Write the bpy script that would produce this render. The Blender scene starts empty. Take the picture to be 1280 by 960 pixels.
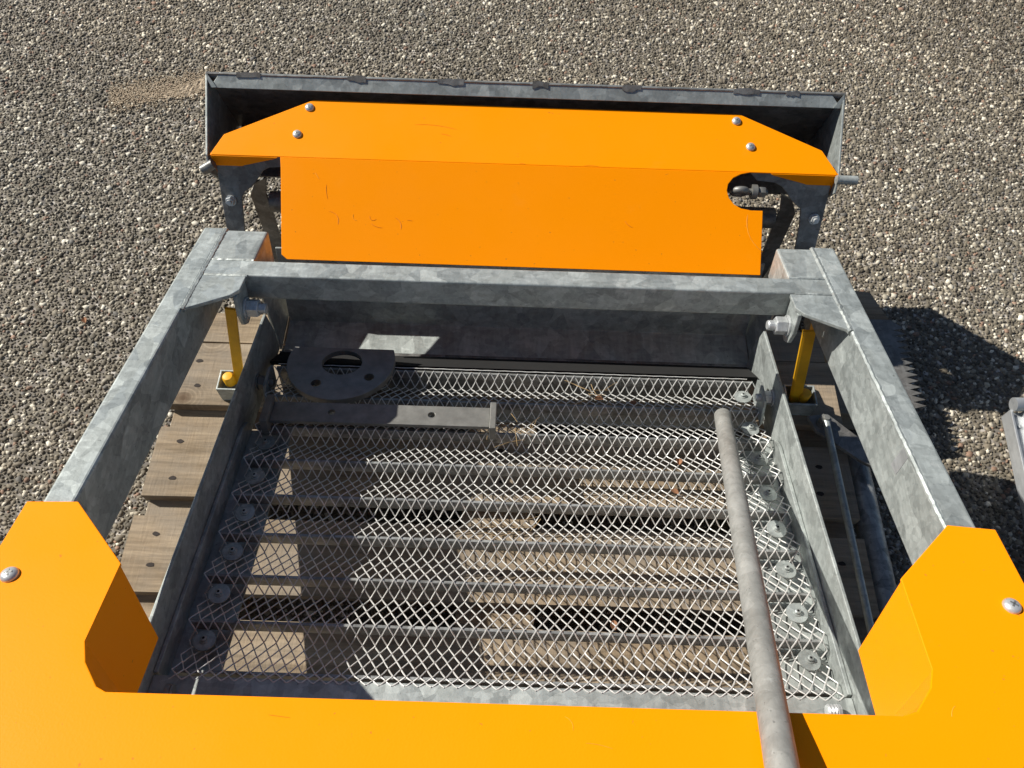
import bpy, bmesh, math, random
import numpy as np
from mathutils import Vector, Matrix
from mathutils.geometry import tessellate_polygon

random.seed(7); rng = np.random.default_rng(11)
scene = bpy.context.scene
col = scene.collection

# ------------------------------------------------------------------ camera
H = 1.354; PITCH = math.radians(60); ROLL = math.radians(1.9)
fw = Vector((0, math.cos(PITCH), -math.sin(PITCH)))
up0 = Vector((0, math.sin(PITCH), math.cos(PITCH))); r0 = Vector((1, 0, 0))
rt = math.cos(ROLL)*r0 + math.sin(ROLL)*up0
up = -math.sin(ROLL)*r0 + math.cos(ROLL)*up0
cam = bpy.data.cameras.new('camera'); cam.sensor_fit = 'HORIZONTAL'; cam.sensor_width = 36; cam.lens = 27.0
cam.clip_start = .01; cam.clip_end = 300
camo = bpy.data.objects.new('camera', cam); col.objects.link(camo)
M = Matrix.Identity(4)
for i in range(3):
    M[i][0], M[i][1], M[i][2] = rt[i], up[i], -fw[i]
M[2][3] = H
camo.matrix_world = M; scene.camera = camo

# ------------------------------------------------------------------ light
SUN = Vector((1.14, -.52, -1.0)).normalized()
elev = math.asin(-SUN.z); rot = math.atan2(-SUN.x, -SUN.y)
world = bpy.data.worlds.new('World'); scene.world = world; world.use_nodes = True
wn = world.node_tree; bg = wn.nodes['Background']
sky = wn.nodes.new('ShaderNodeTexSky'); sky.sky_type = 'NISHITA'; sky.sun_disc = False
sky.sun_elevation = elev; sky.sun_rotation = rot; sky.air_density = .75; sky.dust_density = .4; sky.ozone_density = .3
wn.links.new(sky.outputs[0], bg.inputs[0]); bg.inputs[1].default_value = .055
sl = bpy.data.lights.new('sun', 'SUN'); sl.energy = 5.0; sl.angle = math.radians(.53); sl.color = (1, .95, .87)
so = bpy.data.objects.new('sun', sl); col.objects.link(so)
so.rotation_euler = SUN.to_track_quat('-Z', 'Y').to_euler()
vs = scene.view_settings
vs.view_transform = 'Standard'; vs.look = 'None'; vs.gamma = 1; vs.use_curve_mapping = False; vs.exposure = .4

# ------------------------------------------------------------------ materials
class Mat:
    def __init__(self, name):
        self.m = bpy.data.materials.new(name); self.m.use_nodes = True
        self.t = self.m.node_tree; self.b = self.t.nodes['Principled BSDF']
        tc = self.t.nodes.new('ShaderNodeTexCoord'); oi = self.t.nodes.new('ShaderNodeObjectInfo')
        mul = self.n('ShaderNodeVectorMath', operation='SCALE'); mul.inputs[0].default_value = (17.3, 9.1, 5.7)
        self.l(oi.outputs['Random'], mul.inputs['Scale'])
        add = self.n('ShaderNodeVectorMath', operation='ADD')
        self.l(tc.outputs['Object'], add.inputs[0]); self.l(mul.outputs[0], add.inputs[1])
        self.co = add.outputs[0]; self.raw = tc.outputs['Object']; self.rand = oi.outputs['Random']
    def n(self, typ, **k):
        x = self.t.nodes.new(typ)
        for a, v in k.items(): setattr(x, a, v)
        return x
    def l(self, a, b): self.t.links.new(a, b)
    def scaled(self, s, src=None):
        mp = self.n('ShaderNodeMapping'); mp.inputs['Scale'].default_value = s
        self.l(src or self.co, mp.inputs[0]); return mp.outputs[0]
    def noise(self, scale, detail=4, rough=.55, co=None, dist=0):
        x = self.n('ShaderNodeTexNoise'); x.inputs['Scale'].default_value = scale
        x.inputs['Detail'].default_value = detail; x.inputs['Roughness'].default_value = rough
        x.inputs['Distortion'].default_value = dist
        self.l(co or self.co, x.inputs['Vector']); return x
    def vor(self, scale, co=None, feature='F1', rnd=1):
        x = self.n('ShaderNodeTexVoronoi', feature=feature); x.inputs['Scale'].default_value = scale
        x.inputs['Randomness'].default_value = rnd
        self.l(co or self.co, x.inputs['Vector']); return x
    def ramp(self, src, stops):
        r = self.n('ShaderNodeValToRGB'); e = r.color_ramp.elements
        while len(e) < len(stops): e.new(.5)
        for i, (p, c) in enumerate(stops):
            e[i].position = p; e[i].color = (*c, 1) if len(c) == 3 else c
        self.l(src, r.inputs[0]); return r.outputs[0]
    def mix(self, a, b, fac, typ='MIX'):
        x = self.n('ShaderNodeMix', data_type='RGBA', blend_type=typ)
        for s, v in ((x.inputs[6], a), (x.inputs[7], b), (x.inputs[0], fac)):
            if isinstance(v, (int, float)): s.default_value = v
            elif isinstance(v, tuple): s.default_value = (*v, 1)
            else: self.l(v, s)
        return x.outputs[2]
    def bump(self, src, strength, dist):
        x = self.n('ShaderNodeBump'); x.inputs['Strength'].default_value = strength
        x.inputs['Distance'].default_value = dist; self.l(src, x.inputs['Height'])
        self.l(x.outputs[0], self.b.inputs['Normal']); return x
    def set(self, **k):
        for a, v in k.items():
            s = self.b.inputs[a.replace('_', ' ')]
            if isinstance(v, (int, float)): s.default_value = v
            elif isinstance(v, tuple): s.default_value = (*v, 1)
            else: self.l(v, s)

def g3(v): return (v, v, v)

def galvanised(name, lo=(.27, .296, .286), hi=(.51, .552, .532), rough=(.34, .6), metal=.4, scale=44, dirt=(.15, .135, .11), dirtamt=.25, bloom=.4):
    q = Mat(name)
    nz = q.noise(14, 4, .6)
    warp = q.n('ShaderNodeVectorMath', operation='MULTIPLY_ADD')
    q.l(nz.outputs['Color'], warp.inputs[0]); warp.inputs[1].default_value = (.013, .013, .013); q.l(q.co, warp.inputs[2])
    def cell(sc, stretch):
        v = q.vor(sc, q.scaled(stretch, warp.outputs[0])); sp = q.n('ShaderNodeSeparateColor'); q.l(v.outputs['Color'], sp.inputs[0]); return sp
    s1, s2, s3 = cell(scale, (1, .7, 1)), cell(scale*2.7, (.5, 1.2, 1)), cell(scale*6, (1, .4, 1))
    def mad(x, k, y=None):
        m = q.n('ShaderNodeMath', operation='MULTIPLY_ADD'); q.l(x, m.inputs[0]); m.inputs[1].default_value = k
        if y is None: m.inputs[2].default_value = 0
        else: q.l(y, m.inputs[2])
        return m.outputs[0]
    val = mad(s1.outputs[0], .46, mad(s2.outputs[1], .36, mad(s3.outputs[2], .18)))
    mid = tuple(a*.55+b*.45 for a, b in zip(lo, hi))
    colr = q.ramp(val, [(.12, lo), (.5, mid), (.9, hi)])
    st = q.ramp(q.noise(4.5, 7, .68).outputs[0], [(.45, g3(0)), (.72, g3(1))])
    colr = q.mix(colr, dirt, q.mix(g3(0), g3(dirtamt), st))
    bl = q.ramp(q.noise(17, 7, .75).outputs[0], [(.60, g3(0)), (.67, g3(bloom))])
    colr = q.mix(colr, (.66, .68, .65), bl)
    brush = q.ramp(q.noise(95, 4, .65, q.scaled((1, .05, 1))).outputs[0], [(.35, g3(.84)), (.6, g3(1))])
    colr = q.mix(colr, brush, 1.0, 'MULTIPLY')
    pit = q.ramp(q.noise(230, 2, .5).outputs[0], [(.68, g3(1)), (.76, g3(.6))])
    colr = q.mix(colr, pit, 1.0, 'MULTIPLY')
    rg = q.n('ShaderNodeMapRange'); q.l(s1.outputs[1], rg.inputs[0]); rg.inputs[3].default_value = rough[0]; rg.inputs[4].default_value = rough[1]
    q.set(Base_Color=colr, Metallic=metal, Roughness=rg.outputs[0])
    q.bump(q.noise(110, 5, .6).outputs[0], .18, .002)
    return q.m

GALV = galvanised('galvanised_steel')
GALVSHADE = galvanised('shaded_galvanised_steel', (.13, .13, .125), (.29, .29, .28), dirt=(.11, .08, .05), dirtamt=.6, bloom=.15)  # darker, browner copy of the zinc: shade and orange bounce put into its colour
PIPEM = galvanised('old_pipe_zinc', (.27, .27, .25), (.39, .39, .365), rough=(.5, .7), metal=.3, scale=40, dirt=(.17, .145, .115), bloom=.25)
BARM = galvanised('bar_zinc', (.17, .175, .17), (.42, .435, .425), metal=.35, dirt=(.09, .075, .055), bloom=.2)
WIREM = galvanised('screen_wire_zinc', (.66, .66, .63), (.82, .815, .785), rough=(.38, .5), metal=.3, scale=90, dirtamt=.15, bloom=.2)
NUTM = galvanised('zinc_plated_fastener', (.5, .52, .52), (.68, .7, .7), rough=(.3, .45), metal=.5, scale=120, dirtamt=.15, bloom=.1)
ALU = galvanised('pale_aluminium', (.48, .5, .51), (.62, .64, .65), rough=(.35, .5), metal=.6, scale=20, dirtamt=.3, bloom=.1)

def paint(name, c):
    q = Mat(name)
    n1 = q.ramp(q.noise(3.5, 4).outputs[0], [(.3, g3(.97)), (.7, g3(1))])
    colr = q.mix(c, n1, 1.0, 'MULTIPLY')
    dust = q.ramp(q.noise(14, 6, .7).outputs[0], [(.62, g3(0)), (.85, g3(.1))])
    colr = q.mix(colr, (.62, .34, .07), dust)
    spk = q.ramp(q.noise(190, 2, .5).outputs[0], [(.73, g3(0)), (.77, g3(.5))])
    colr = q.mix(colr, (.25, .12, .03), spk)
    rr = q.ramp(q.noise(8, 5, .6).outputs[0], [(.3, g3(.36)), (.7, g3(.52))])
    q.set(Base_Color=colr, Roughness=rr, Specular_IOR_Level=.1)
    wv = q.mix(q.noise(420, 2).outputs[0], q.noise(3.2, 2).outputs[0], .5); q.bump(wv, .045, .004)
    return q.m
ORANGE = paint('orange_yellow_powder_coat', (1.0, .302, .0))
YEL = None

def plain(name, c, rough=.6, metal=0, ns=60, amt=.35):
    q = Mat(name)
    n1 = q.ramp(q.noise(ns, 5, .6).outputs[0], [(.3, g3(1-amt)), (.7, g3(1))])
    q.set(Base_Color=q.mix(c, n1, 1.0, 'MULTIPLY'), Roughness=rough, Metallic=metal)
    q.bump(q.noise(ns*4, 3).outputs[0], .1, .001)
    return q.m
YEL = plain('grimy_yellow_paint', (.84, .43, .006), .5, 0, 28, .25)
DARKSTEEL = plain('dark_mill_scale_steel', (.30, .30, .285), .48, .55, 40)
GREYSTEEL = plain('grey_steel', (.27, .27, .25), .5, .5, 50)
BLACK = plain('black_gap_recess', (.008, .008, .008), .95)  # near-black: shade of the gap and washer bolt hollow put into colour
RUST = plain('rusty_nail', (.03, .021, .016), .8, .2)
LEAF = plain('dry_leaf', (.36, .17, .08), .8, 0, 90, .6)
STRAW = plain('dry_straw', (.45, .31, .15), .8)
SCR1 = plain('scratch_pale', (.95, .42, .03), .5)
SCR2 = plain('scratch_dark', (.78, .23, .0), .6)

def wood():
    q = Mat('weathered_pallet_wood')
    gr = q.noise(15, 6, .62, q.scaled((.13, 1.5, 1)), 1.6)
    gr2 = q.noise(150, 5, .7, q.scaled((.07, 1, 1)))
    saw = q.noise(230, 2, .5, q.scaled((1, .12, 1)))
    c = q.ramp(gr.outputs[0], [(.28, (.20, .15, .097)), (.48, (.315, .24, .158)), (.62, (.385, .30, .205)), (.78, (.46, .37, .26))])
    c = q.mix(c, q.ramp(gr2.outputs[0], [(.36, g3(.6)), (.6, g3(1))]), .85, 'MULTIPLY')
    gy = q.ramp(q.noise(6, 6, .65).outputs[0], [(.42, g3(0)), (.68, g3(.65))])
    c = q.mix(c, (.25, .222, .185), gy)
    v = q.vor(5.0, q.scaled((.8, 1, .02)))
    rings = q.n('ShaderNodeMath', operation='SINE'); rm = q.n('ShaderNodeMath', operation='MULTIPLY'); q.l(v.outputs[0], rm.inputs[0]); rm.inputs[1].default_value = 210; q.l(rm.outputs[0], rings.inputs[0])
    rc = q.ramp(rings.outputs[0], [(0, g3(.72)), (.8, g3(1))])
    near = q.ramp(v.outputs[0], [(.08, g3(.75)), (.22, g3(0))])
    c = q.mix(c, q.mix(c, rc, 1.0, 'MULTIPLY'), near)
    kn = q.ramp(v.outputs[0], [(.03, g3(.85)), (.085, g3(0))])
    c = q.mix(c, (.095, .06, .036), kn)
    q.set(Base_Color=c, Roughness=.85, Specular_IOR_Level=.2)
    bb = q.mix(gr2.outputs[0], saw.outputs[0], .4); q.bump(bb, .6, .003)
    return q.m
WOOD = wood()

def ground_mats():
    q = Mat('bitumen_binder')
    c = q.ramp(q.noise(90, 5, .7).outputs[0], [(.3, (.11, .096, .072)), (.7, (.19, .168, .127))])
    v = q.vor(85, q.raw); sp = q.n('ShaderNodeSeparateColor'); q.l(v.outputs['Color'], sp.inputs[0])
    st = q.ramp(sp.outputs[0], [(0, (.10, .09, .08)), (.5, (.22, .195, .165)), (.85, (.3, .27, .23)), (1, (.6, .56, .5))])
    edge = q.ramp(v.outputs[0], [(.35, g3(1)), (.6, g3(0))])
    c = q.mix(c, st, edge)
    q.set(Base_Color=c, Roughness=.85); q.bump(v.outputs[0], -.8, .006)
    g = Mat('exposed_aggregate')
    at = g.n('ShaderNodeAttribute', attribute_name='tint')
    nz = g.ramp(g.noise(300, 4, .6, g.raw).outputs[0], [(.3, g3(.75)), (.7, g3(1.08))])
    c = g.mix(at.outputs['Color'], nz, 1.0, 'MULTIPLY')
    # broad damp and dusty patches of the yard surface
    big = g.ramp(g.noise(1.7, 4, .6, g.raw).outputs[0], [(.36, g3(.74)), (.6, g3(1.05))])
    c = g.mix(c, big, 1.0, 'MULTIPLY')
    red = g.ramp(g.noise(1.1, 3, .5, g.scaled((1, 1, 1), g.raw)).outputs[1], [(.35, (1, 1, 1)), (.65, (1.0, .95, .9))])
    c = g.mix(c, red, 1.0, 'MULTIPLY')
    g.set(Base_Color=c, Roughness=.72, Specular_IOR_Level=.35)
    return q.m, g.m
BINDER, STONE = ground_mats()
SANDM = plain('pale_sand', (.50, .40, .28), .95, 0, 160, .45)

# ------------------------------------------------------------------ frames
class Fr:
    def __init__(s, o, ex, ey, ez): s.o, s.ex, s.ey, s.ez = map(Vector, (o, ex, ey, ez))
    def __call__(s, x, y, z): return s.o + s.ex*x + s.ey*y + s.ez*z
    def mat(s, x, y, z, rz=0):
        m = Matrix.Identity(4)
        for i in range(3): m[i][0], m[i][1], m[i][2] = s.ex[i], s.ey[i], s.ez[i]
        p = s(x, y, z); m = Matrix.Translation(p) @ m @ Matrix.Rotation(rz, 4, 'Z')
        return m
WF = Fr((0, 0, 0), (1, 0, 0), (0, 1, 0), (0, 0, 1))
TH = math.atan(.304); RF = Fr((0, .45, .657-.304*.45), (1, 0, 0), (0, math.cos(TH), -math.sin(TH)), (0, math.sin(TH), math.cos(TH)))
T2 = math.radians(14); SF = Fr((0, .45, .27), (1, 0, 0), (0, math.cos(T2), -math.sin(T2)), (0, math.sin(T2), math.cos(T2)))

# ------------------------------------------------------------------ mesh building
class MB:
    def __init__(s): s.v = []; s.f = []; s.mi = []; s.cur = 0
    def _f(s, f): s.f.append(tuple(f)); s.mi.append(s.cur)
    def box(s, F, x0, x1, y0, y1, z0, z1):
        b = len(s.v)
        for z in (z0, z1):
            for x, y in ((x0, y0), (x1, y0), (x1, y1), (x0, y1)): s.v.append(F(x, y, z))
        for f in ((3, 2, 1, 0), (4, 5, 6, 7), (0, 1, 5, 4), (1, 2, 6, 5), (2, 3, 7, 6), (3, 0, 4, 7)): s._f([b+i for i in f])
        return s
    def prism(s, F, out, z0, z1, holes=()):
        loops = [list(out)] + [list(h) for h in holes]
        b = len(s.v); flat = [p for L in loops for p in L]; N = len(flat)
        for z in (z0, z1):
            for p in flat: s.v.append(F(p[0], p[1], z))
        tris = tessellate_polygon([[Vector((p[0], p[1], 0)) for p in L] for L in loops])
        for t in tris:
            s._f([b+i for i in t]); s._f([b+N+i for i in reversed(t)])
        k = 0
        for L in loops:
            n = len(L)
            for i in range(n):
                j = (i+1) % n; s._f((b+k+i, b+k+j, b+N+k+j, b+N+k+i))
            k += n
        return s
    def tube(s, pts, r, sides=12, caps=True, rads=None):
        pts = [Vector(p) for p in pts]; n = len(pts); b = len(s.v); prev = None
        for i, p in enumerate(pts):
            t = (pts[min(i+1, n-1)] - pts[max(i-1, 0)]).normalized()
            if prev is None:
                a = Vector((0, 0, 1)) if abs(t.z) < .9 else Vector((1, 0, 0)); u = t.cross(a).normalized()
            else: u = (prev - t*prev.dot(t)).normalized()
            prev = u; w = t.cross(u); rr = rads[i] if rads else r
            for k in range(sides):
                an = 2*math.pi*k/sides; s.v.append(p + u*(rr*math.cos(an)) + w*(rr*math.sin(an)))
        for i in range(n-1):
            for k in range(sides):
                k2 = (k+1) % sides
                s._f((b+i*sides+k, b+i*sides+k2, b+(i+1)*sides+k2, b+(i+1)*sides+k))
        if caps:
            s._f([b+k for k in reversed(range(sides))]); s._f([b+(n-1)*sides+k for k in range(sides)])
        return s
    def lathe(s, o, axis, prof, sides=16):
        o = Vector(o); ax = Vector(axis).normalized()
        return s.tube_prof(o, ax, prof, sides)
    def tube_prof(s, o, ax, prof, sides):
        a = Vector((0, 0, 1)) if abs(ax.z) < .9 else Vector((1, 0, 0)); u = ax.cross(a).normalized(); w = ax.cross(u)
        b = len(s.v); n = len(prof)
        for r, h in prof:
            for k in range(sides):
                an = 2*math.pi*k/sides + .3; s.v.append(o + ax*h + (u*math.cos(an) + w*math.sin(an))*max(r, 1e-5))
        for i in range(n-1):
            for k in range(sides):
                k2 = (k+1) % sides; s._f((b+i*sides+k, b+i*sides+k2, b+(i+1)*sides+k2, b+(i+1)*sides+k))
        s._f([b+k for k in reversed(range(sides))]); s._f([b+(n-1)*sides+k for k in range(sides)])
        return s
    def nut(s, o, axis, af=.024, h=.016, shank=.02, washer=True):
        o = Vector(o); ax = Vector(axis).normalized(); R = af/math.sqrt(3)
        if washer: s.lathe(o, ax, [(af*.68, 0), (af*.68, .003)], 20)
        s.lathe(o+ax*.003, ax, [(R*.94, 0), (R, .0012), (R, h-.0015), (R*.9, h)], 6)
        if shank: s.lathe(o+ax*(h+.003), ax, [(af*.32, 0), (af*.32, shank-.002), (af*.27, shank)], 14)
        return s
    def build(s, name, mats, parent=None, bevel=0, smooth=False, seg=2):
        me = bpy.data.meshes.new(name); me.from_pydata([tuple(v) for v in s.v], [], s.f)
        if not isinstance(mats, (list, tuple)): mats = [mats]
        for m in mats: me.materials.append(m)
        if len(mats) > 1: me.polygons.foreach_set('material_index', s.mi)
        bm = bmesh.new(); bm.from_mesh(me); bmesh.ops.recalc_face_normals(bm, faces=bm.faces); bm.to_mesh(me); bm.free()
        if smooth:
            me.polygons.foreach_set('use_smooth', [True]*len(me.polygons)); me.set_sharp_from_angle(angle=math.radians(40))
        o = bpy.data.objects.new(name, me); col.objects.link(o)
        if bevel:
            bv = o.modifiers.new('bevel', 'BEVEL'); bv.width = bevel; bv.segments = seg; bv.limit_method = 'ANGLE'; bv.angle_limit = math.radians(35)
        if parent: attach(o, parent)
        return o
def attach(o, parent):
    o.parent = parent
    if parent.type == 'EMPTY': o.matrix_parent_inverse = Matrix.Translation(-parent.location)
def tag(o, label=None, cat=None, group=None, kind=None):
    for k, v in (('label', label), ('category', cat), ('group', group), ('kind', kind)):
        if v: o[k] = v
    return o
def thing(name, label, cat, loc, group=None):
    o = bpy.data.objects.new(name, None); col.objects.link(o); o.location = loc; o.empty_display_size = .05
    return tag(o, label, cat, group)
def copy_to(src, mat, parent):
    o = src.copy(); col.objects.link(o); o.parent = parent
    o.matrix_parent_inverse = Matrix.Translation(-parent.location) if parent.type == 'EMPTY' else Matrix.Identity(4)
    o.matrix_basis = mat; return o
def circ(cx, cy, r, n=20): return [(cx+r*math.cos(2*math.pi*i/n), cy+r*math.sin(2*math.pi*i/n)) for i in range(n)]

# ================================================================== ground
g = MB(); g.v = [Vector(p) for p in ((-40, -40, -.0015), (40, -40, -.0015), (40, 40, -.0015), (-40, 40, -.0015))]; g._f((0, 1, 2, 3))
ground = g.build('ground', BINDER); tag(ground, kind='structure')

def gravel():
    X0, X1, Y0, Y1, P = -1.72, 1.72, -.08, 2.4, .0073
    nx, ny = int((X1-X0)/P), int((Y1-Y0)/P)
    gx, gy = np.meshgrid(np.arange(nx), np.arange(ny)); gx = gx.ravel(); gy = gy.ravel()
    x = X0+(gx+.5*(gy % 2)+rng.uniform(-.42, .42, gx.size))*P; y = Y0+(gy+rng.uniform(-.42, .42, gx.size))*P
    hid = (abs(x) < .42) & (y > .0) & (y < .25); x, y = x[~hid], y[~hid]
    n = x.size
    size = np.clip(rng.lognormal(math.log(.0040), .36, n), .0019, .0095)
    K = 5
    an = (np.arange(K)/K*2*np.pi)[None, :] + rng.uniform(0, 6.28, (n, 1)) + rng.uniform(-.3, .3, (n, K))
    el = rng.uniform(.5, 1.0, n)[:, None]; ro = rng.uniform(0, np.pi, n)[:, None]
    tiltx = rng.normal(0, .16, n)[:, None]; tilty = rng.normal(0, .16, n)[:, None]
    hgt = np.clip(size*rng.uniform(.12, .36, n), .0004, .0018)[:, None]
    def ring(rad, z, a):
        lx = np.cos(a)*rad; ly = np.sin(a)*rad*el
        return lx*np.cos(ro)-ly*np.sin(ro), lx*np.sin(ro)+ly*np.cos(ro), z
    fac = rng.uniform(.72, 1.25, (n, K)); r1 = size[:, None]*fac; r2 = r1*rng.uniform(.6, .9, (n, 1))
    ax, ay, _ = ring(r1, 0, an); bx, by, _ = ring(r2, 0, an+rng.uniform(-.1, .1, (n, K)))
    az = np.full((n, K), -.002); az1 = hgt*rng.uniform(.25, .6, (n, K))
    bz = hgt*rng.uniform(.85, 1.1, (n, K))+tiltx*bx+tilty*by
    # base ring, waist ring, top ring -> base to waist and waist to flat top
    V = np.zeros((n, 2*K, 3)); V[:, :K, 0] = ax; V[:, :K, 1] = ay; V[:, :K, 2] = az
    V[:, K:, 0] = bx; V[:, K:, 1] = by; V[:, K:, 2] = np.maximum(bz, .0004)
    V[:, :, 0] += x[:, None]; V[:, :, 1] += y[:, None]; V[:, :, 2] += rng.uniform(-.0008, .0004, n)[:, None]
    base = []
    for k in range(K):
        k2 = (k+1) % K; base += [(k, k2, K+k2), (k, K+k2, K+k)]
    base += [(K, K+1, K+2), (K, K+2, K+3), (K, K+3, K+4)]
    base = np.array(base); T = (np.arange(n)*2*K)[:, None, None]+base[None]
    T = T.reshape(-1, 3); nv = n*2*K; nt = T.shape[0]
    me = bpy.data.meshes.new('gravel'); me.vertices.add(nv); me.loops.add(nt*3); me.polygons.add(nt)
    me.vertices.foreach_set('co', V.reshape(-1).astype(np.float32)); me.loops.foreach_set('vertex_index', T.reshape(-1).astype(np.int32))
    me.polygons.foreach_set('loop_start', np.arange(0, nt*3, 3, dtype=np.int32))
    pal = np.array([(.10, .087, .064), (.15, .130, .096), (.20, .175, .131), (.265, .235, .177), (.35, .313, .24), (.50, .46, .365), (.76, .715, .59), (.31, .205, .145), (.18, .172, .152)])
    pr = np.array([.15, .2, .19, .14, .1, .08, .085, .03, .03]); ci = rng.choice(len(pal), n, p=pr/pr.sum())
    c = pal[ci]*rng.uniform(.85, 1.15, (n, 1)); C4 = np.ones((n, 2*K, 4)); C4[:, :, :3] = c[:, None, :]
    a = me.attributes.new('tint', 'FLOAT_COLOR', 'POINT'); a.data.foreach_set('color', C4.reshape(-1).astype(np.float32))
    me.materials.append(STONE); me.update(); me.validate()
    o = bpy.data.objects.new('gravel', me); col.objects.link(o)
    tag(o, 'grey and cream stone chippings set in the yard surface', 'gravel', kind='stuff')
gravel()

def sand():
    m = MB(); A = Vector((-.79, 1.672, 0)); B = Vector((-1.02, 1.595, 0)); d = (B-A); L = d.length; d.normalize(); nn = Vector((-d.y, d.x, 0))
    U, W = 46, 14
    for i in range(U+1):
        for j in range(W+1):
            t = i/U; w = j/W*2-1
            wid = .03*(1-t)**.5+.012; bend = .02*math.sin(t*2.8)
            h = .0085*(1-w*w)*(1-t*.75)*random.uniform(.6, 1.2) - .0026+random.uniform(-.0008, .0008)
            m.v.append(A+d*(t*L)+nn*(w*wid+bend)+Vector((0, 0, h)))
    for i in range(U):
        for j in range(W): m._f((i*(W+1)+j, i*(W+1)+j+1, (i+1)*(W+1)+j+1, (i+1)*(W+1)+j))
    for k in range(2600):
        t = random.random(); p = A+d*(t*L*1.15)+nn*random.gauss(0, .028)+Vector((0, 0, .001+random.random()*.0015)); r = random.uniform(.0007, .0015)
        m.box(lambda x, y, z: p+Vector((x, y, z)), -r, r, -r, r, -r, r)
    o = m.build('sand', SANDM, smooth=False)
    tag(o, 'thin streak of pale sand trailing left from the trough', 'sand', kind='stuff')
sand()

# ================================================================== pallet
pal = thing('wooden_pallet', 'weathered wooden pallet lying under the galvanised screening machine', 'pallet', (-.015, .42, 0))
boards = [(.672, .805), (.634-.105, .634), (.461-.02, .461+.13), (.303, .427), (.135, .264), (-.02, .10)]
boards = [(.768, .832), (.634, .765), (.461, .591), (.303, .427), (.135, .264), (-.02, .098)]
nailx = (-.568, -.02, .535)
for i, (y0, y1) in enumerate(boards):
    m = MB(); N = 9; xs = [-.615+1.199*k/N for k in range(N+1)]; j0 = random.uniform(-.006, .006); j1 = random.uniform(-.006, .008)
    top = [(x+(j0 if k == 0 else j1 if k == N else 0), y0+random.uniform(-.0016, .0016)) for k, x in enumerate(xs)]
    bot = [(x+(j0 if k == 0 else j1 if k == N else 0), y1+random.uniform(-.0016, .0016)) for k, x in reversed(list(enumerate(xs)))]
    dz = random.uniform(-.0015, .0015)
    m.prism(WF, top+bot, .122+dz, .144+dz)
    b = m.build('deck_board', WOOD, pal, bevel=.0025)
    if y1-y0 > .08:
        for x in nailx:
            for fy in (.28, .72):
                k = MB(); cx, cy = x+random.uniform(-.012, .012), y0+(y1-y0)*fy+random.uniform(-.01, .01)
                out = [(cx+.0062*math.cos(a)*random.uniform(.8, 1.25), cy+.0038*math.sin(a)*random.uniform(.8, 1.2)) for a in [2*math.pi*q/9 for q in range(9)]]
                k.prism(WF, out, .14+dz, .1447+dz); k.build('nail', RUST, b)
for x in (-.545, -.015, .515):
    m = MB().box(WF, x-.062, x+.062, -.02, .83, .1, .1215); m.build('stringer_board', WOOD, pal, bevel=.002)
    for y0, y1 in ((-.015, .1), (.35, .48), (.715, .825)):
        MB().box(WF, x-.058, x+.058, y0, y1, .022, .0995).build('block', WOOD, pal, bevel=.002)
    MB().box(WF, x-.06, x+.06, -.018, .828, .004, .0215).build('runner', WOOD, pal, bevel=.002)

# ================================================================== screening machine
mc = thing('screening_machine', 'galvanised screening machine with orange covers and a wire mesh screen deck', 'machine', (0, .42, .144))

# rails
for side, xa, xb in ((-1, -.500, -.465), (1, .472, .507)):
    m = MB().box(RF, xa, xb, -.62, .384, -.088, 0)
    rail = m.build('side_rail', GALV, mc, bevel=.004, seg=3)
    MB().box(RF, *((xa, xa+.005) if side < 0 else (xb-.005, xb)), -.62, .36, -.132, -.0883).build('rail_shade_skirt', GALV, rail)  # out-of-view skirt added under the rail to keep sun off the mesh
    xi = xb if side < 0 else xa
    # weld bead between rail and corner plates
    def bead(p0, p1, nm=44, r=.0026):
        pts = []; rr = []
        for k in range(nm+1):
            t = k/nm; p = RF(*[a+(b-a)*t for a, b in zip(p0, p1)])
            pts.append(p+Vector((random.uniform(-.0005, .0005), 0, random.uniform(-.0004, .0004)))); rr.append(r*(1+.05*math.sin(k*2.4)+random.uniform(-.04, .04)))
        MB().tube(pts, r, 7, True, rr).build('weld_bead', GALV, rail, smooth=True)
    bead((xi, .172, -.0036), (xi, .382, -.0036), 60, .0046)
    if side > 0: bead((xi+.0012, -.25, -.0026), (xi+.0012, .17, -.0026), 90, .0034)
    # near support leg down to the pallet
    MB().box(WF, xa+.003, xb-.003, .02, .06, .1475, .535).build('rear_leg', GALV, mc, bevel=.003)
    # corner block, gusset, bolt bracket
    sx = 1 if side < 0 else -1
    bo = (-.3965 if side < 0 else .414)
    for sj in (.2563, .2963): bead((xi+sx*.005, sj, -.0024), (bo, sj, -.0024), 22, .0029)
    lo, hi = sorted((xi+sx*.0005, bo))
    MB().box(RF, lo, hi, .2965, .380, -.058, -.0015).build('corner_block', GALV, mc, bevel=.004, seg=3)
    gx = (lambda v: v) if side < 0 else (lambda v: -v+.008)
    MB().prism(RF, [(gx(-.4645), .173), (gx(-.408), .208), (gx(-.398), .222), (gx(-.398), .2555), (gx(-.4645), .2555)], -.007, -.001).build('gusset_plate', GALV, mc, bevel=.0012)
    F2 = Fr(RF(0, 0, 0), RF.ey, RF.ez, RF.ex)
    bx = gx(-.404)
    br = MB().prism(F2, [(.212, -.007), (.2545, -.007), (.2545, -.05), (.246, -.066), (.230, -.07), (.216, -.062), (.209, -.04)], bx-.003, bx+.003).build('bolt_bracket', GALV, mc, bevel=.001)
    MB().nut(RF(bx+sx*.003, .234, -.044), Vector((sx, 0, 0)), .024, .017, .011).build('nut', NUTM, br, bevel=.0005)
F2 = Fr(RF(0, 0, 0), RF.ey, RF.ez, RF.ex)
MB().prism(F2, [(-.036, -.0435), (-.0415, -.006), (-.058, -.0055), (-.0535, -.043)], .4716, .4722).build('zinc_patch', ALU, rail)
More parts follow.
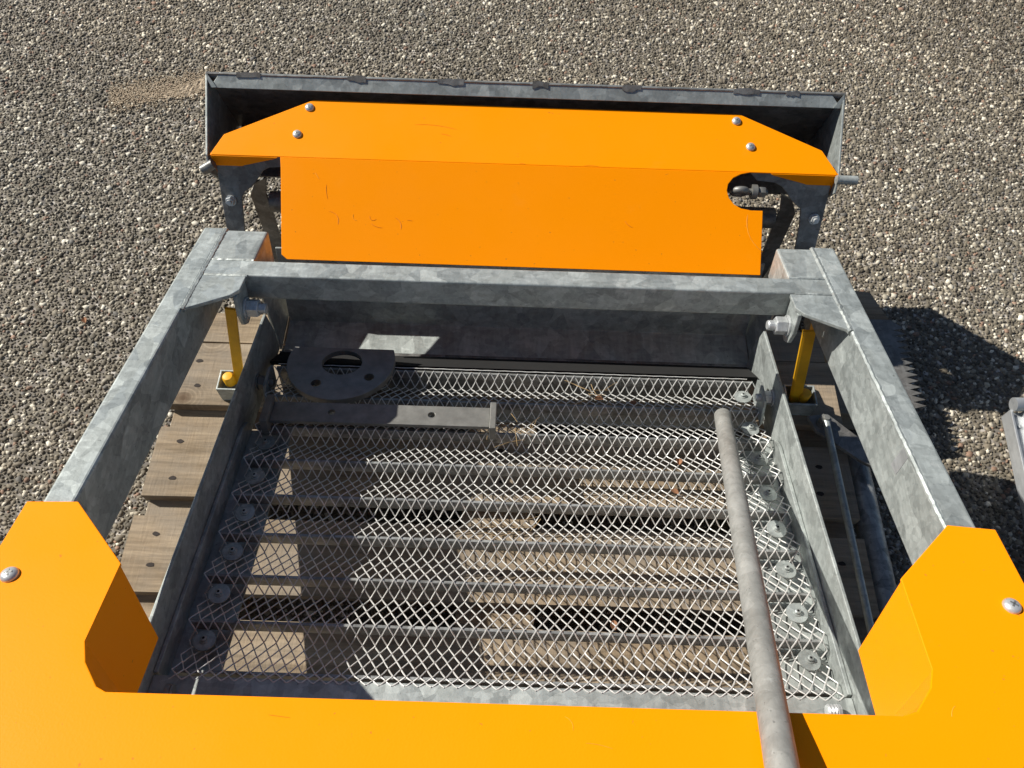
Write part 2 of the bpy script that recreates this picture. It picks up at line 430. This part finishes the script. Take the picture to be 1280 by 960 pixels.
# cross beam between the rails
MB().box(RF, -.4645, .4715, .257, .2955, -.044, -.0008).build('cross_beam', GALV, mc, bevel=.003, seg=3)

# yellow hanging struts with foot brackets
for side in (-1, 1):
    if side < 0: T = Vector((-.449, .698, .355)); B = Vector((-.482, .668, .166))
    else: T = Vector((.468, .702, .350)); B = Vector((.502, .676, .166))
    ax = (T-B); L = ax.length; ax.normalize(); ex = Vector((1, 0, 0)); ex = (ex-ax*ex.dot(ax)).normalized(); ey = ax.cross(ex)
    F = Fr(B, ex, ey, ax)
    # angle profile strut
    st = MB().prism(F, [(-.0085, -.003), (.0085, -.003), (.0085, .002), (-.0085, .002)] if side < 0 else [(-.010, -.008), (-.006, -.010), (.010, -.010), (.010, .010), (.006, .010), (.006, -.006), (-.010, -.004)], 0, L).build('support_strut', YEL, mc, bevel=.0008)
    MB().lathe(B+Vector((-.012*1, -.004, .012)) if side < 0 else B+Vector((.012, -.004, .008)), (0, 0, 1), [(.010, 0), (.010, .018), (.008, .021), (.003, .022)], 16).build('rubber_buffer', YEL, st, smooth=True)
    c = B + (Vector((-.004, -.006, 0)) if side < 0 else Vector((.006, -.006, 0)))
    z0, z1 = .1465, .186
    o = [(c.x-.028, c.y-.018), (c.x+.026, c.y-.018), (c.x+.026, c.y+.022), (c.x-.028, c.y+.022)]
    i_ = [(c.x-.025, c.y-.015), (c.x+.023, c.y-.015), (c.x+.023, c.y+.019), (c.x-.025, c.y+.019)]
    m = MB().prism(WF, o, z0+.003, z1, [i_]); m.box(WF, c.x-.028, c.x+.026, c.y-.018, c.y+.022, z0, z0+.003)
    m.build('foot_bracket', GALV, mc, bevel=.0008)

# ---- near orange cover
cov_out = [(-.513, -.172), (-.459, -.170), (-.384, -.2445), (-.384, -.328), (-.375, -.348), (-.356, -.370), (-.346, -.3745), (.352, -.3725), (.366, -.368), (.386, -.346), (.394, -.328), (.399, -.232), (.473, -.163), (.523, -.167), (.523, -.62), (-.513, -.62)]
cover = MB().prism(RF, cov_out, .0002, .0036).build('front_cover', ORANGE, mc, bevel=.0009)
tag(cover, 'large orange sheet cover with a cut-out round the screen')
FV = lambda a, b: Fr(RF(a[0], a[1], 0), (RF(b[0], b[1], 0)-RF(a[0], a[1], 0)).normalized(), -RF.ez, (RF(b[0], b[1], 0)-RF(a[0], a[1], 0)).normalized().cross(-RF.ez))
for pts, dep in (([(-.3855, -.2445), (-.3855, -.328), (-.3765, -.348), (-.3575, -.3715)], .137), ([(.4005, -.232), (.3955, -.328), (.3875, -.347), (.3675, -.3695)], .136)):
    m = MB(); n = len(pts)
    for dd in (0, .003):
        for p in pts: 
            sgn = -1 if p[0] < 0 else 1
            m.v.append(RF(p[0]+sgn*dd, p[1], .002))
        for k, p in enumerate(pts):
            sgn = -1 if p[0] < 0 else 1
            sh = .02 if k == 0 else 0
            m.v.append(RF(p[0]+sgn*dd, p[1]-sh*.2, -dep))
    for k in range(n-1):
        m._f((k, k+1, n+k+1, n+k)); m._f((2*n+k+1, 2*n+k, 3*n+k, 3*n+k+1))
        m._f((n+k, n+k+1, 3*n+k+1, 3*n+k)); m._f((k, 2*n+k, 2*n+k+1, k+1))
    m._f((0, n, 3*n, 2*n)); m._f((n-1, 3*n-1, 4*n-1, 2*n-1)[::-1])
    m.build('inner_flange', ORANGE, cover, bevel=.0006)
for p1, p2, p3 in (((-.3855, -.246, .001), (-.457, -.1725, .001), (-.3875, -.2475, -.136)), ((.4005, -.2335, .001), (.471, -.1655, .001), (.4025, -.2355, -.135))):
    m = MB(); sg = 1 if p1[0] > 0 else -1
    for d in (0, .002):
        for p in (p1, p2, p3): m.v.append(RF(p[0]+d*sg*.7, p[1]-d*.7, p[2]))
    m._f((0, 1, 2)); m._f((5, 4, 3))
    for k in range(3): m._f((k, (k+1) % 3, 3+(k+1) % 3, 3+k))
    m.build('return_gusset', ORANGE, cover)
for x0, x1 in ((-.513, -.510), (.520, .523)):
    MB().box(RF, x0, x1, -.62, -.172, -.085, .0).build('outer_flange', ORANGE, cover)

def screw(F, x, y, z, parent, r=.0085, ang=.5):
    m = MB(); m.lathe(F(x, y, z), F.ez.normalized(), [(r, 0), (r*.99, r*.16), (r*.9, r*.34), (r*.7, r*.5), (r*.42, r*.6), (r*.12, r*.64)], 22)
    m.cur = 1
    for k in range(2):
        a = ang+k*math.pi/2; c, s = math.cos(a), math.sin(a)
        G = Fr(F(x, y, z), (F.ex*c+F.ey*s).normalized(), (F.ey*c-F.ex*s).normalized(), F.ez.normalized())
        m.box(G, -r*.42, r*.42, -r*.1, r*.1, r*.3, r*.655)
    return m.build('screw', [NUTM, DARKSTEEL], parent, smooth=True)
screw(RF, -.486, -.262, .0036, cover, .0088, .3); screw(RF, .498, -.26, .0036, cover, .0088, .9)

def scratch(F, pts, z, mat, parent, w=.0006):
    m = MB(); P = [F(a, b, z) for a, b in pts]; m.tube(P, w, 4, True, [w*.3]+[w]*(len(P)-2)+[w*.3]); return m.build('scratch', mat, parent)
def arc(p, q, bow, n=7):
    p, q = Vector((*p, 0)), Vector((*q, 0)); d = q-p; nn = Vector((-d.y, d.x, 0)); return [((p+d*t+nn*bow*4*t*(1-t)).x, (p+d*t+nn*bow*4*t*(1-t)).y) for t in [k/n for k in range(n+1)]]
for a, b, w in [((.055, -.383), (.062, -.395), .2), ((.072, -.405), (.095, -.409), .04), ((.395, -.372), (.402, -.362), .1), ((-.2, -.39), (-.18, -.392), 0)]:
    scratch(RF, arc(a, b, w), 0.00365, SCR1 if w else SCR2, cover, .00025)

# ---- screen box: side plates, flanges, bars, trim
FS = Fr(SF(0, 0, 0), SF.ey, SF.ez, SF.ex)
for side in (-1, 1):
    xa, xb = (-.4365, -.4315) if side < 0 else (.4335, .4385)
    sp = MB().prism(FS, [(-.37, -.045), (.325, -.045), (.325, .0), (.305, .057), (-.37, .054)], xa, xb).build('side_plate', GALV, mc, bevel=.0012)
    xi = xb if side < 0 else xa; sg = 1 if side < 0 else -1
    fl = sorted((xi+sg*.0004, xi+sg*.072))
    MB().box(SF, fl[0], fl[1], -.305, .115 if side < 0 else .135, -.0335, -.0295).build('clamp_flange', GALV, sp, bevel=.001)
    rib = sorted((xi+sg*.0006, xi+sg*.0062))
    MB().prism(FS, [(-.306, -.0293), (.13, -.0293), (.11, -.004), (.09, .004), (-.306, .004)], rib[0], rib[1]).build('backing_strip', GALV, sp, bevel=.001)
    tb = sorted((xi+sg*.016, xi+sg*.0205)); bs, bn = (.198, -.002) if side < 0 else (.182, .018)
    MB().prism(FS, [(bs-.034, bn-.03), (bs+.03, bn-.03), (bs+.034, bn+.008), (bs+.02, bn+.016), (bs-.02, bn+.012)], tb[0], tb[1]).build('tensioner_tab', GALV, sp, bevel=.0008)
    MB().nut(SF(xi, bs, bn), Vector((sg, 0, 0)), .021, .013, .012).build('bolt', NUTM if side > 0 else GREYSTEEL, sp, bevel=.0005)
trim = MB().box(SF, -.431, .433, -.356, -.3085, -.004, .001).build('trim_strip', GALV, mc, bevel=.0012)
MB().lathe(SF(.409, -.330, .010), (-1, 0, 0), [(.009, 0), (.009, .004), (.0075, .005), (.009, .006), (.0075, .008), (.009, .010), (.0075, .012), (.009, .014), (.0075, .016)], 14).build('bolt_thread', NUTM, trim, smooth=True)
MB().lathe(SF(-.406, -.330, .008), (1, 0, 0), [(.008, 0), (.008, .004), (.0068, .006), (.008, .008), (.0068, .010)], 12).build('bolt_thread', GREYSTEEL, trim, smooth=True)
MB().box(SF, -.431, .433, -.360, -.3565, -.06, .001).build('end_plate', GALV, mc)

PIT = .0672; CR0 = .0345
crests = [CR0+k*PIT for k in range(3, -6, -1)]
for k, c in enumerate(crests):
    tall = .05 if k in (0, 1) else .023
    MB().box(SF, -.408, .414, c-.0021, c+.0021, -tall, -.0013).build('support_bar', BARM, mc, bevel=.0006)

scr = MB()
WR = .00095
for s_ in (crests[0]+.004,):
    scr.tube([SF(-.405+.811*k/60, s_+(.0006 if k % 2 else 0), .0014) for k in range(61)], WR, 6)
screen = scr.build('screen_mesh', WIREM, mc, smooth=True)
tag(screen, 'corrugated diamond wire mesh stretched over the cross bars')
def wire_path(phase, jit=0):
    nodes_s, nodes_n = [], []
    a, d = .0165, .0268
    for ci in range(len(crests)-1):
        c = crests[ci]
        for j in range(6):
            if j <= 2: nodes_s.append(c-a*j/2); nodes_n.append(-d*j/2)
            else: t = (j-2)/4; nodes_s.append(c-a-(PIT-a)*t); nodes_n.append(-d*(1-t))
    nodes_s.append(crests[-1]); nodes_n.append(0)
    for q in (1, 2): nodes_s.append(crests[-1]-.006*q); nodes_n.append(-.001*q+.0012)
    ns = len(nodes_s); u = np.arange(0, (ns-1)+1e-6, .125)
    def smooth(arr, w):
        f = np.interp(u, np.arange(ns), arr); k = np.ones(w)/w
        return np.convolve(np.pad(f, w//2, mode='edge'), k, 'valid')[:u.size]
    s = smooth(nodes_s, 5); n = smooth(nodes_n, 5)
    tri = np.array([(1 if (i+phase) % 2 else -1) for i in range(ns)], float)
    x = np.interp(u, np.arange(ns), tri)
    over = smooth(np.array([(.0004 if (i//1+phase) % 2 else -.0004) for i in range(ns)]), 5)
    return u[::2], s[::2], x[::2], (n+over)[::2]
AW = .0081; NW = 103
for ph in (0, 1):
    protos = []
    for var in range(3):
        u, s, x, n = wire_path(ph); J = rng.normal(0, .00025, (2, len(s)))
        J = np.array([np.convolve(j, np.ones(5)/5, 'same') for j in J])*2
        m = MB().tube([SF(x[i]*AW*.51+J[0, i], s[i], n[i]+.0018+J[1, i]) for i in range(len(s))], WR, 5)
        protos.append(m.build('wire', WIREM, screen, smooth=True))
    used = [False]*3
    for k in range(ph, NW, 2):
        v = random.randrange(3); px = -.407+AW*k+random.uniform(-.0003, .0003)
        if not used[v]: protos[v].location = (px, 0, 0); used[v] = True
        else: copy_to(protos[v], Matrix.Translation((px, 0, 0)), screen)

# clamp washers
def washer_proto():
    m = MB(); m.lathe(Vector((0, 0, 0)), (0, 0, 1), [(.0142, 0), (.0146, .0008), (.0142, .0024), (.0062, .0030), (.0058, .0042), (.0045, .0046)], 24)
    m.lathe(Vector((0, 0, .0046)), (0, 0, 1), [(.0042, 0), (.0042, .0035), (.0032, .0042)], 10)
    m.cur = 1; m.lathe(Vector((0, 0, .0088)), (0, 0, 1), [(.0018, -.002), (.0018, .0002)], 8)
    return m.build('clamp_washer', [GALV, BLACK], screen, smooth=True)
wp = washer_proto(); first = True
for x, ss in ((-.387, [.144, .0772, .0098, -.0555, -.1215, -.1865, -.2535]), (.396, [.2127, .1414, .077, .0098, -.0535, -.121, -.187, -.253])):
    for s_ in ss:
        mt = SF.mat(x+random.uniform(-.001, .001), s_-.004, -.0115, random.uniform(0, 6)) @ Matrix.Rotation(random.uniform(-.1, .1), 4, 'X') @ Matrix.Rotation(random.uniform(-.1, .1), 4, 'Y')
        if first: wp.matrix_basis = mt; first = False
        else: copy_to(wp, mt, screen)

# ---- discharge trough with orange hood
CX = .008
KT = .906                       # size factor of the trough assembly drawing
TW = Fr((0, 0, .1273), (KT, 0, 0), (0, KT, 0), (0, 0, KT))
def TFr(o, ex, ey, ez): return Fr(TW(*o), Vector(ex)*KT, Vector(ey)*KT, Vector(ez)*KT)
tr = MB()
FX = TFr((0, 0, 0), (0, 1, 0), (0, 0, 1), (1, 0, 0))
e1 = Vector((0, 1.217-1.286, .376-.196)); Lb = e1.length; e1.normalize(); FB = TFr((0, 1.286, .196), (1, 0, 0), e1, Vector((1, 0, 0)).cross(e1))
tr.prism(FB, [(-.603, 0), (.618, 0), (.611, Lb), (-.5975, Lb)], -.002, .002)
trough = tr.build('trough_back_wall', GALVSHADE, mc, bevel=.001)
for sx, xf in ((-1, -.5825), (1, .5955)):
    m = MB(); P = [(1.219, .379), (1.289, .193), (1.14, .193), (1.085, .235), (1.050, .292), (1.072, .316)]
    for dx in (0, .004):
        for y, z in P: m.v.append(TW(xf+sx*((y-1.05)*.092+dx-.002), y, z))
    n = len(P); m._f(range(n)); m._f([n+k for k in reversed(range(n))])
    for k in range(n): m._f((k, (k+1) % n, n+(k+1) % n, n+k))
    m.build('trough_side', GALV, mc, bevel=.001)
MB().box(TW, -.597, .612, 1.14, 1.284, .193, .197).build('trough_floor', GALVSHADE, mc)
# folded rim with mitred corners
e2 = Vector((0, -.021, -.0185)).normalized(); FR = TFr((0, 1.221, .381), (1, 0, 0), e2, Vector((1, 0, 0)).cross(e2))
MB().prism(FR, [(-.572, 0), (.584, 0), (.592, .010), (.606, .028), (-.592, .028), (-.58, .012)], -.0015, .0015).build('rim_fold', GALV, trough, bevel=.0006)
MB().box(TW, -.599, .6125, 1.2165, 1.2225, .3745, .3815).build('rim_edge', GALVSHADE, trough, bevel=.001)
for sx, x in ((1, -.5965), (-1, .610)):
    m = MB().prism(FR, [(x, .002), (x+sx*.018, .027), (x+sx*.008, .028), (x, .012)] if sx > 0 else [(x, .002), (x, .012), (x-.008, .028), (x-.018, .027)], -.003, -.0018); m.build('corner_tab', GALV, trough)
for x0, w in ((-.54, .045), (-.33, .035), (-.16, .05), (.02, .03), (.19, .035), (.40, .05), (.50, .025)):
    m = MB(); pts = [(x0+w*k/5, random.uniform(-.003, .001)) for k in range(6)]+[(x0+w*k/5, random.uniform(.006, .011)) for k in range(5, -1, -1)]
    m.prism(FR, pts, -.0030, -.0016); m.build('torn_tape', GALVSHADE, trough)  # torn tape bits stuck along the rim fold

# hood
A0 = Vector((0, 1.072, .317)); eh = Vector((0, 1, .25)).normalized()
FH = TFr(A0, (1, 0, 0), eh, Vector((1, 0, 0)).cross(eh))
hood = MB().prism(FH, [(-.576, 0), (.594, 0), (.594, .006), (.570, .051), (.417, .125), (-.397, .1255), (-.558, .044), (-.576, .006)], -.003, 0).build('trough_hood', ORANGE, mc, bevel=.0009)
tag(hood, 'orange folded sheet hood screwed over the trough')
ea = Vector((0, .90-1.072, .229-.317)).normalized()
FA = TFr(A0, (1, 0, 0), ea, Vector((1, 0, 0)).cross(ea)*-1)
ap = [(-.447, .0002), (.432, .0002), (.415, .004), (.400, .012), (.391, .024), (.389, .036), (.393, .050), (.403, .062), (.416, .069), (.434, .072), (.4565, .072), (.454, .193), (-.425, .1925), (-.4355, .184), (-.445, .02)]
apron = MB().prism(FA, ap, -.003, 0).build('hood_apron', ORANGE, hood, bevel=.0009)
for sx, pts in ((-1, [(-.576, .3155), (-.452, .3155), (-.458, .3115), (-.520, .293), (-.575, .266)]), (1, [(.594, .3155), (.470, .3155), (.476, .3115), (.54, .293), (.593, .266)])):
    FY = TFr((0, 1.0725, 0), (1, 0, 0), (0, 0, 1), (0, -1, 0))
    MB().prism(FY, pts, -.001, .0018).build('front_lip', ORANGE, hood, bevel=.0006)
    x = -.578 if sx < 0 else .5945
    MB().prism(FX, [(1.0715, .3160), (1.0765, .3172), (1.0715, .265)], x, x+.002).build('side_lip', ORANGE, hood)
for x, y, a in ((-.403, .108, .2), (-.420, .049, .7), (.411, .109, 1.1), (.435, .054, .4)): screw(FH, x, y, 0, hood, .0078, a)
for a, b, w, mt in [((-.351, .100), (-.333, .125), -.25, SCR2), ((-.305, .104), (-.298, .116), .3, SCR1), ((-.275, .106), (-.262, .112), .4, SCR2), ((-.272, .12), (-.25, .128), .1, SCR2), ((-.228, .108), (-.216, .13), -.2, SCR2), ((-.205, .112), (-.195, .113), 0, SCR2), ((.428, .08), (.458, .15), .16, SCR1), ((-.38, .028), (-.372, .040), .0, SCR1), ((-.358, .05), (-.354, .078), .05, SCR2), ((.20, .10), (.215, .112), .1, SCR2)]:
    scratch(FA, arc(a, b, w), .0001, mt, apron, .0004)
for a, b in [((-.20, .078), (-.12, .070)), ((-.15, .06), (-.13, .055)), ((.0, .002), (.012, .001)), ((.12, .0015), (.15, .001))]:
    scratch(FH, arc(a, b, .05), .0001, SCR2, hood, .0003)

# front gusset frames carrying the hood
pp = Vector((0, 1.082, .311)); eg = Vector((0, -.068, -.12)).normalized()
FG = TFr(pp, (1, 0, 0), eg, Vector((1, 0, 0)).cross(eg)*-1)
gl = [(-.574, -.002), (-.440, -.002), (-.446, .022), (-.474, .024), (-.486, .030), (-.499, .047), (-.512, .062), (-.528, .073), (-.535, .086), (-.5365, .11), (-.540, .178), (-.5745, .178)]
gr = [(.592, -.002), (.43, -.002), (.45, .018), (.485, .021), (.500, .028), (.512, .040), (.522, .052), (.532, .061), (.545, .070), (.549, .10), (.552, .178), (.5905, .178)]
MB().prism(FG, gl, -.005, 0).build('hood_gusset', GALVSHADE, mc, bevel=.001)
MB().prism(FG, gr, -.005, 0).build('hood_gusset', GALVSHADE, mc, bevel=.001)
FY2 = TFr((0, 1.07, 0), (1, 0, 0), (0, 0, 1), (0, -1, 0))
for sx in (-1, 1):
    o = 0 if sx < 0 else .02
    P = [(-.486, .265), (-.498, .218), (-.498, .165), (-.512, -.135), (-.536, -.135), (-.530, .215), (-.512, .25)]
    MB().prism(FY2, [((abs(x)+o)*sx, z) for x, z in P], -.005, .001).build('trough_leg', GALVSHADE, mc, bevel=.001)
MB().tube([TW(-.496, 1.078, .190), TW(.514, 1.078, .190)], .019, 20).build('cross_tube', GALVSHADE, mc, smooth=True)
# eye bolt in the hood notch
eb = TW(.417, 1.052, .287); m = MB()
ring = [eb+Vector((.0105*math.cos(a), -.006*math.sin(a), .0105*math.sin(a))) for a in [2*math.pi*k/20 for k in range(21)]]
m.tube(ring, .0062, 10, False)
m.lathe(eb+Vector((.013, 0, 0)), (1, 0, 0), [(.006, 0), (.0055, .012)], 12)
m.lathe(eb+Vector((.020, 0, 0)), (1, 0, 0), [(.0125, 0), (.0125, .009)], 20)
m.nut(eb+Vector((.0285, 0, 0)), (1, 0, 0), .017, .012, .004, False)
m.build('eye_bolt', GREYSTEEL, mc, smooth=True)
MB().tube([TW(.590, 1.06, .317), TW(.628, 1.06, .317)], .0075, 14).build('pivot_stub', GALV, mc, smooth=True)
MB().tube([TW(-.572, 1.06, .305), TW(-.594, 1.053, .295)], .0088, 14).build('pivot_stub', GALVSHADE, mc, smooth=True)
MB().nut(FG(.574, .088, 0), FG.ez, .014, .007, .004).build('side_bolt', NUTM, mc)
MB().nut(FG(-.556, .09, 0), FG.ez, .014, .007, .004).build('side_bolt', NUTM, mc)

# lower discharge pan under the apron
FX = Fr((0, 0, 0), (0, 1, 0), (0, 0, 1), (1, 0, 0))
pan = MB()
pan.prism(FX, [(.752, .150), (.816, .152), (.868, .30), (.872, .299), (.820, .148), (.752, .146)], -.423, .437)
pano = pan.build('discharge_pan', GALV, mc, bevel=.001)
for xa, xt in ((-.4275, -.448), (.4385, .459)):
    m = MB()
    pts = [(.7535, .1475), (.875, .1475), (.885, .31), (.800, .28)]
    for dx in (0, .004):
        for y, z in pts:
            t = (z-.1475)/.16; m.v.append(Vector((xa+(xt-xa)*t+dx*(1 if xa > 0 else -1), y, z)))
    m._f((0, 1, 2, 3)); m._f((7, 6, 5, 4))
    for k in range(4): m._f((k, (k+1) % 4, 4+(k+1) % 4, 4+k))
    m.build('pan_side', GALV, pano, bevel=.0008)
MB().box(WF, -.4265, .4405, .7435, .7515, .1465, .1525).build('pan_lip', GALVSHADE, pano, bevel=.001)
MB().prism(FX, [(.692, .207), (.741, .160), (.7425, .1475), (.735, .1475), (.690, .198)], -.424, .428).build('dark_gap_sheet', BLACK, mc)  # near-black sheet added to stand in for the shaded gap behind the screen

# right hand pull linkage beside the screen box
lk = MB().prism(Fr((0, 0, 0), (1, 0, 0), (0, 1, 0), (0, 0, 1)), [(.520, .640), (.556, .646), (.640, .565), (.640, .535), (.60, .555), (.53, .612)], .160, .168).build('link_bracket', GALVSHADE, mc, bevel=.001)
MB().tube([(.545, .625, .181), (.5465, .45, .184), (.548, .20, .188)], .0058, 12).build('link_rod', GALV, mc, smooth=True)
MB().nut((.545, .628, .168), (0, 0, 1), .018, .012, .006).build('nut', GREYSTEEL, lk)
MB().tube([(.618, .60, .105), (.618, .30, .105), (.618, .05, .105)], .022, 20).build('side_tube', BARM, mc, smooth=True)

# ================================================================== loose things
def pipe():
    a = SF(.344, .140, .0165); c = RF(.2325, -.381, .0174)
    d = (c-a).normalized(); L = (c-a).length; r = .0135
    n = 60; tot = L+.30; pts = []; rr = []
    for k in range(n+1):
        pts.append(a+d*(tot*k/n)); rr.append(r*(1+.006*math.sin(k*.9)+random.uniform(-.004, .004)))
    pts = [a-d*.006, a-d*.002]+pts; rr = [r*.45, r*.86]+rr
    o = MB().tube(pts, r, 24, True, rr).build('steel_pipe', PIPEM, smooth=True)
    tag(o, 'long grey round steel pipe leaning from the mesh deck over the orange cover', 'pipe')
pipe()

# half disc with bore
m = MB(); cx, cs, R = -.294, .238, .0915
ch = .031; a0 = math.asin(ch/R); A = math.pi+2*a0
out = [(cx+R*math.cos(a), cs+R*math.sin(a)) for a in [math.pi-a0+A*k/44 for k in range(45)]]
m.prism(SF, out, .0052, .0165, [[(cx+.002+.0345*math.cos(a), cs-.004+.0295*math.sin(a)) for a in [2*math.pi*k/30 for k in range(30)]], circ(-.3265, .183, .0085, 14), circ(-.2405, .201, .0085, 14)])
disc = m.build('steel_disc', DARKSTEEL, bevel=.0007)
tag(disc, 'dark flat steel half disc with a large bore and two holes, on the mesh', 'steel disc')

bt = thing('mounting_bar', 'flat grey steel bar with two holes and upright end plates, lying on the mesh', 'steel bar', SF(-.2, .115, .002))
MB().prism(SF, [(-.382, .094), (-.034, .095), (-.034, .1355), (-.382, .1345)], .0145, .0215, [circ(-.287, .1155, .0058, 14), circ(-.127, .1165, .0058, 14)]).build('plate', GREYSTEEL, bt, bevel=.0007)
for x0, x1 in ((-.394, -.3825), (-.0335, -.0235)):
    MB().box(SF, x0, x1, .084, .139, .0032, .032).build('end_plate', GREYSTEEL, bt, bevel=.001)

# serrated strip and board outside the right rail
m = MB(); P = [(.70, .98), (.70, .68)]
x_out = lambda y: .755+.02*(.98-y)
teeth = []
y = .70
k = 0
while y < .885:
    teeth += [(x_out(y)-.006, y), (x_out(y)+.016+random.uniform(-.002, .003), y+.006)]; y += .0135; k += 1
m.prism(WF, [(.70, .69)]+teeth+[(.752, .90), (.70, .90)], .098, .101)
o = m.build('serrated_strip', GALVSHADE, bevel=0); m2 = None
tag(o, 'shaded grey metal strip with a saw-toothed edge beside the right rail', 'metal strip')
m = MB().prism(WF, [(.60, .84), (.735, .84), (.752, .905), (.728, .972), (.60, .985)], .072, .096)
o = m.build('wood_offcut', WOOD, bevel=.0015); tag(o, 'pointed wood offcut sticking out behind the right rail', 'wood')
m = MB().box(WF, .62, .72, .70, .96, .0045, .0715); o = m.build('timber_block', WOOD, bevel=.002); tag(o, 'shaded timber block under the serrated strip', 'wood')

# aluminium frame at the right picture edge
al = thing('aluminium_frame', 'pale aluminium ladder-like frame lying at the right picture edge', 'frame', (1.05, .6, 0))
MB().tube([(.966, .733, .07), (1.30, .745, .07)], .0135, 18).build('cross_tube', ALU, al, smooth=True)
FD = Fr((.957, .722, 0), Vector((.03, -1, 0)).normalized()*-1, Vector((1, .03, 0)).normalized(), (0, 0, 1))
for off in (0, .30):
    m = MB(); F = Fr((.957+off, .722, .058), (1, 0, 0), Vector((-.10, -1, 0)).normalized(), (0, 0, 1))
    m.prism(Fr(F.o, F.ex, F.ez, F.ey), [(0, -.02), (.032, -.02), (.032, .012), (.027, .012), (.027, 0), (.005, 0), (.005, .012), (0, .012)], 0, .62)
    m.build('side_profile', ALU, al, bevel=.001)
MB().lathe((.972, .69, .058), (0, 0, 1), [(.004, 0), (.004, .003), (.002, .004)], 10).build('rivet', NUTM, al)

# leaves and straw on the mesh
def leaf(x, s, n, size, lab, F=SF, grp='dry leaves on the mesh'):
    m = MB(); U = 6; ang = random.uniform(0, 6.28)
    c, sn = math.cos(ang), math.sin(ang); curl = random.uniform(.5, 1.1)
    for i in range(U+1):
        t = i/U; w = math.sin(math.pi*min(1, t*.92+.04))**.8*.36
        for j in (-1, 0, 1):
            lx = (t-.5)*size; ly = j*w*size; lz = abs(j)*w*size*curl+.3*size*(t-.5)**2*random.uniform(.8, 1.4)
            m.v.append(F(x+lx*c-ly*sn, s+lx*sn+ly*c, n+lz))
    for i in range(U):
        for j in range(2): m._f((i*3+j, i*3+j+1, (i+1)*3+j+1, (i+1)*3+j))
    o = m.build('dry_leaf', LEAF); sol = o.modifiers.new('thick', 'SOLIDIFY'); sol.thickness = .0004
    tag(o, lab, 'leaf', grp)
leaf(.147, .187, -.006, .016, 'curled brown leaf in the straw tangle on the top mesh row')
leaf(.205, .180, -.006, .014, 'small brown leaf right of the straw tangle on the top mesh row')
leaf(.253, .001, -.008, .013, 'small brown leaf scrap on the mesh just left of the pipe')
leaf(.146, -.218, -.010, .014, 'pinkish brown leaf scrap on the mesh near the orange cover')
leaf(.268, .062, -.010, .013, 'brown leaf scrap against the upper part of the pipe')
leaf(-.905, .90, .0025, .016, 'small orange-brown leaf on the gravel left of the left rail', WF, 'dry leaves on the gravel')
leaf(.93, 1.42, .0025, .013, 'small reddish leaf scrap on the gravel right of the trough', WF, 'dry leaves on the gravel')
def straw(x, s, n, cnt, spread, lab):
    m = MB()
    for k in range(cnt):
        a = random.uniform(0, 6.28); L = random.uniform(.02, .06); c = random.uniform(-25, 25); p = Vector((x+random.gauss(0, spread), s+random.gauss(0, spread*.4), n+random.uniform(0, .006))); pts = []
        for q in range(9):
            t = q/8; aa = a+c*L*(t-.5); p = p+Vector((math.cos(aa)*L/8, math.sin(aa)*L/8*.7, random.uniform(-.0006, .0008))); pts.append(SF(*p))
        m.tube(pts, random.uniform(.0003, .0006), 4)
    o = m.build('straw', STRAW); tag(o, lab, 'straw', kind='stuff')
straw(.14, .195, .002, 9, .012, 'tangle of dry straw on the top mesh row')
straw(.0, .112, .003, 14, .03, 'straw scattered beside the end of the flat bar')
straw(.0, -.085, -.006, 8, .04, 'few dry stalks on the middle of the mesh')
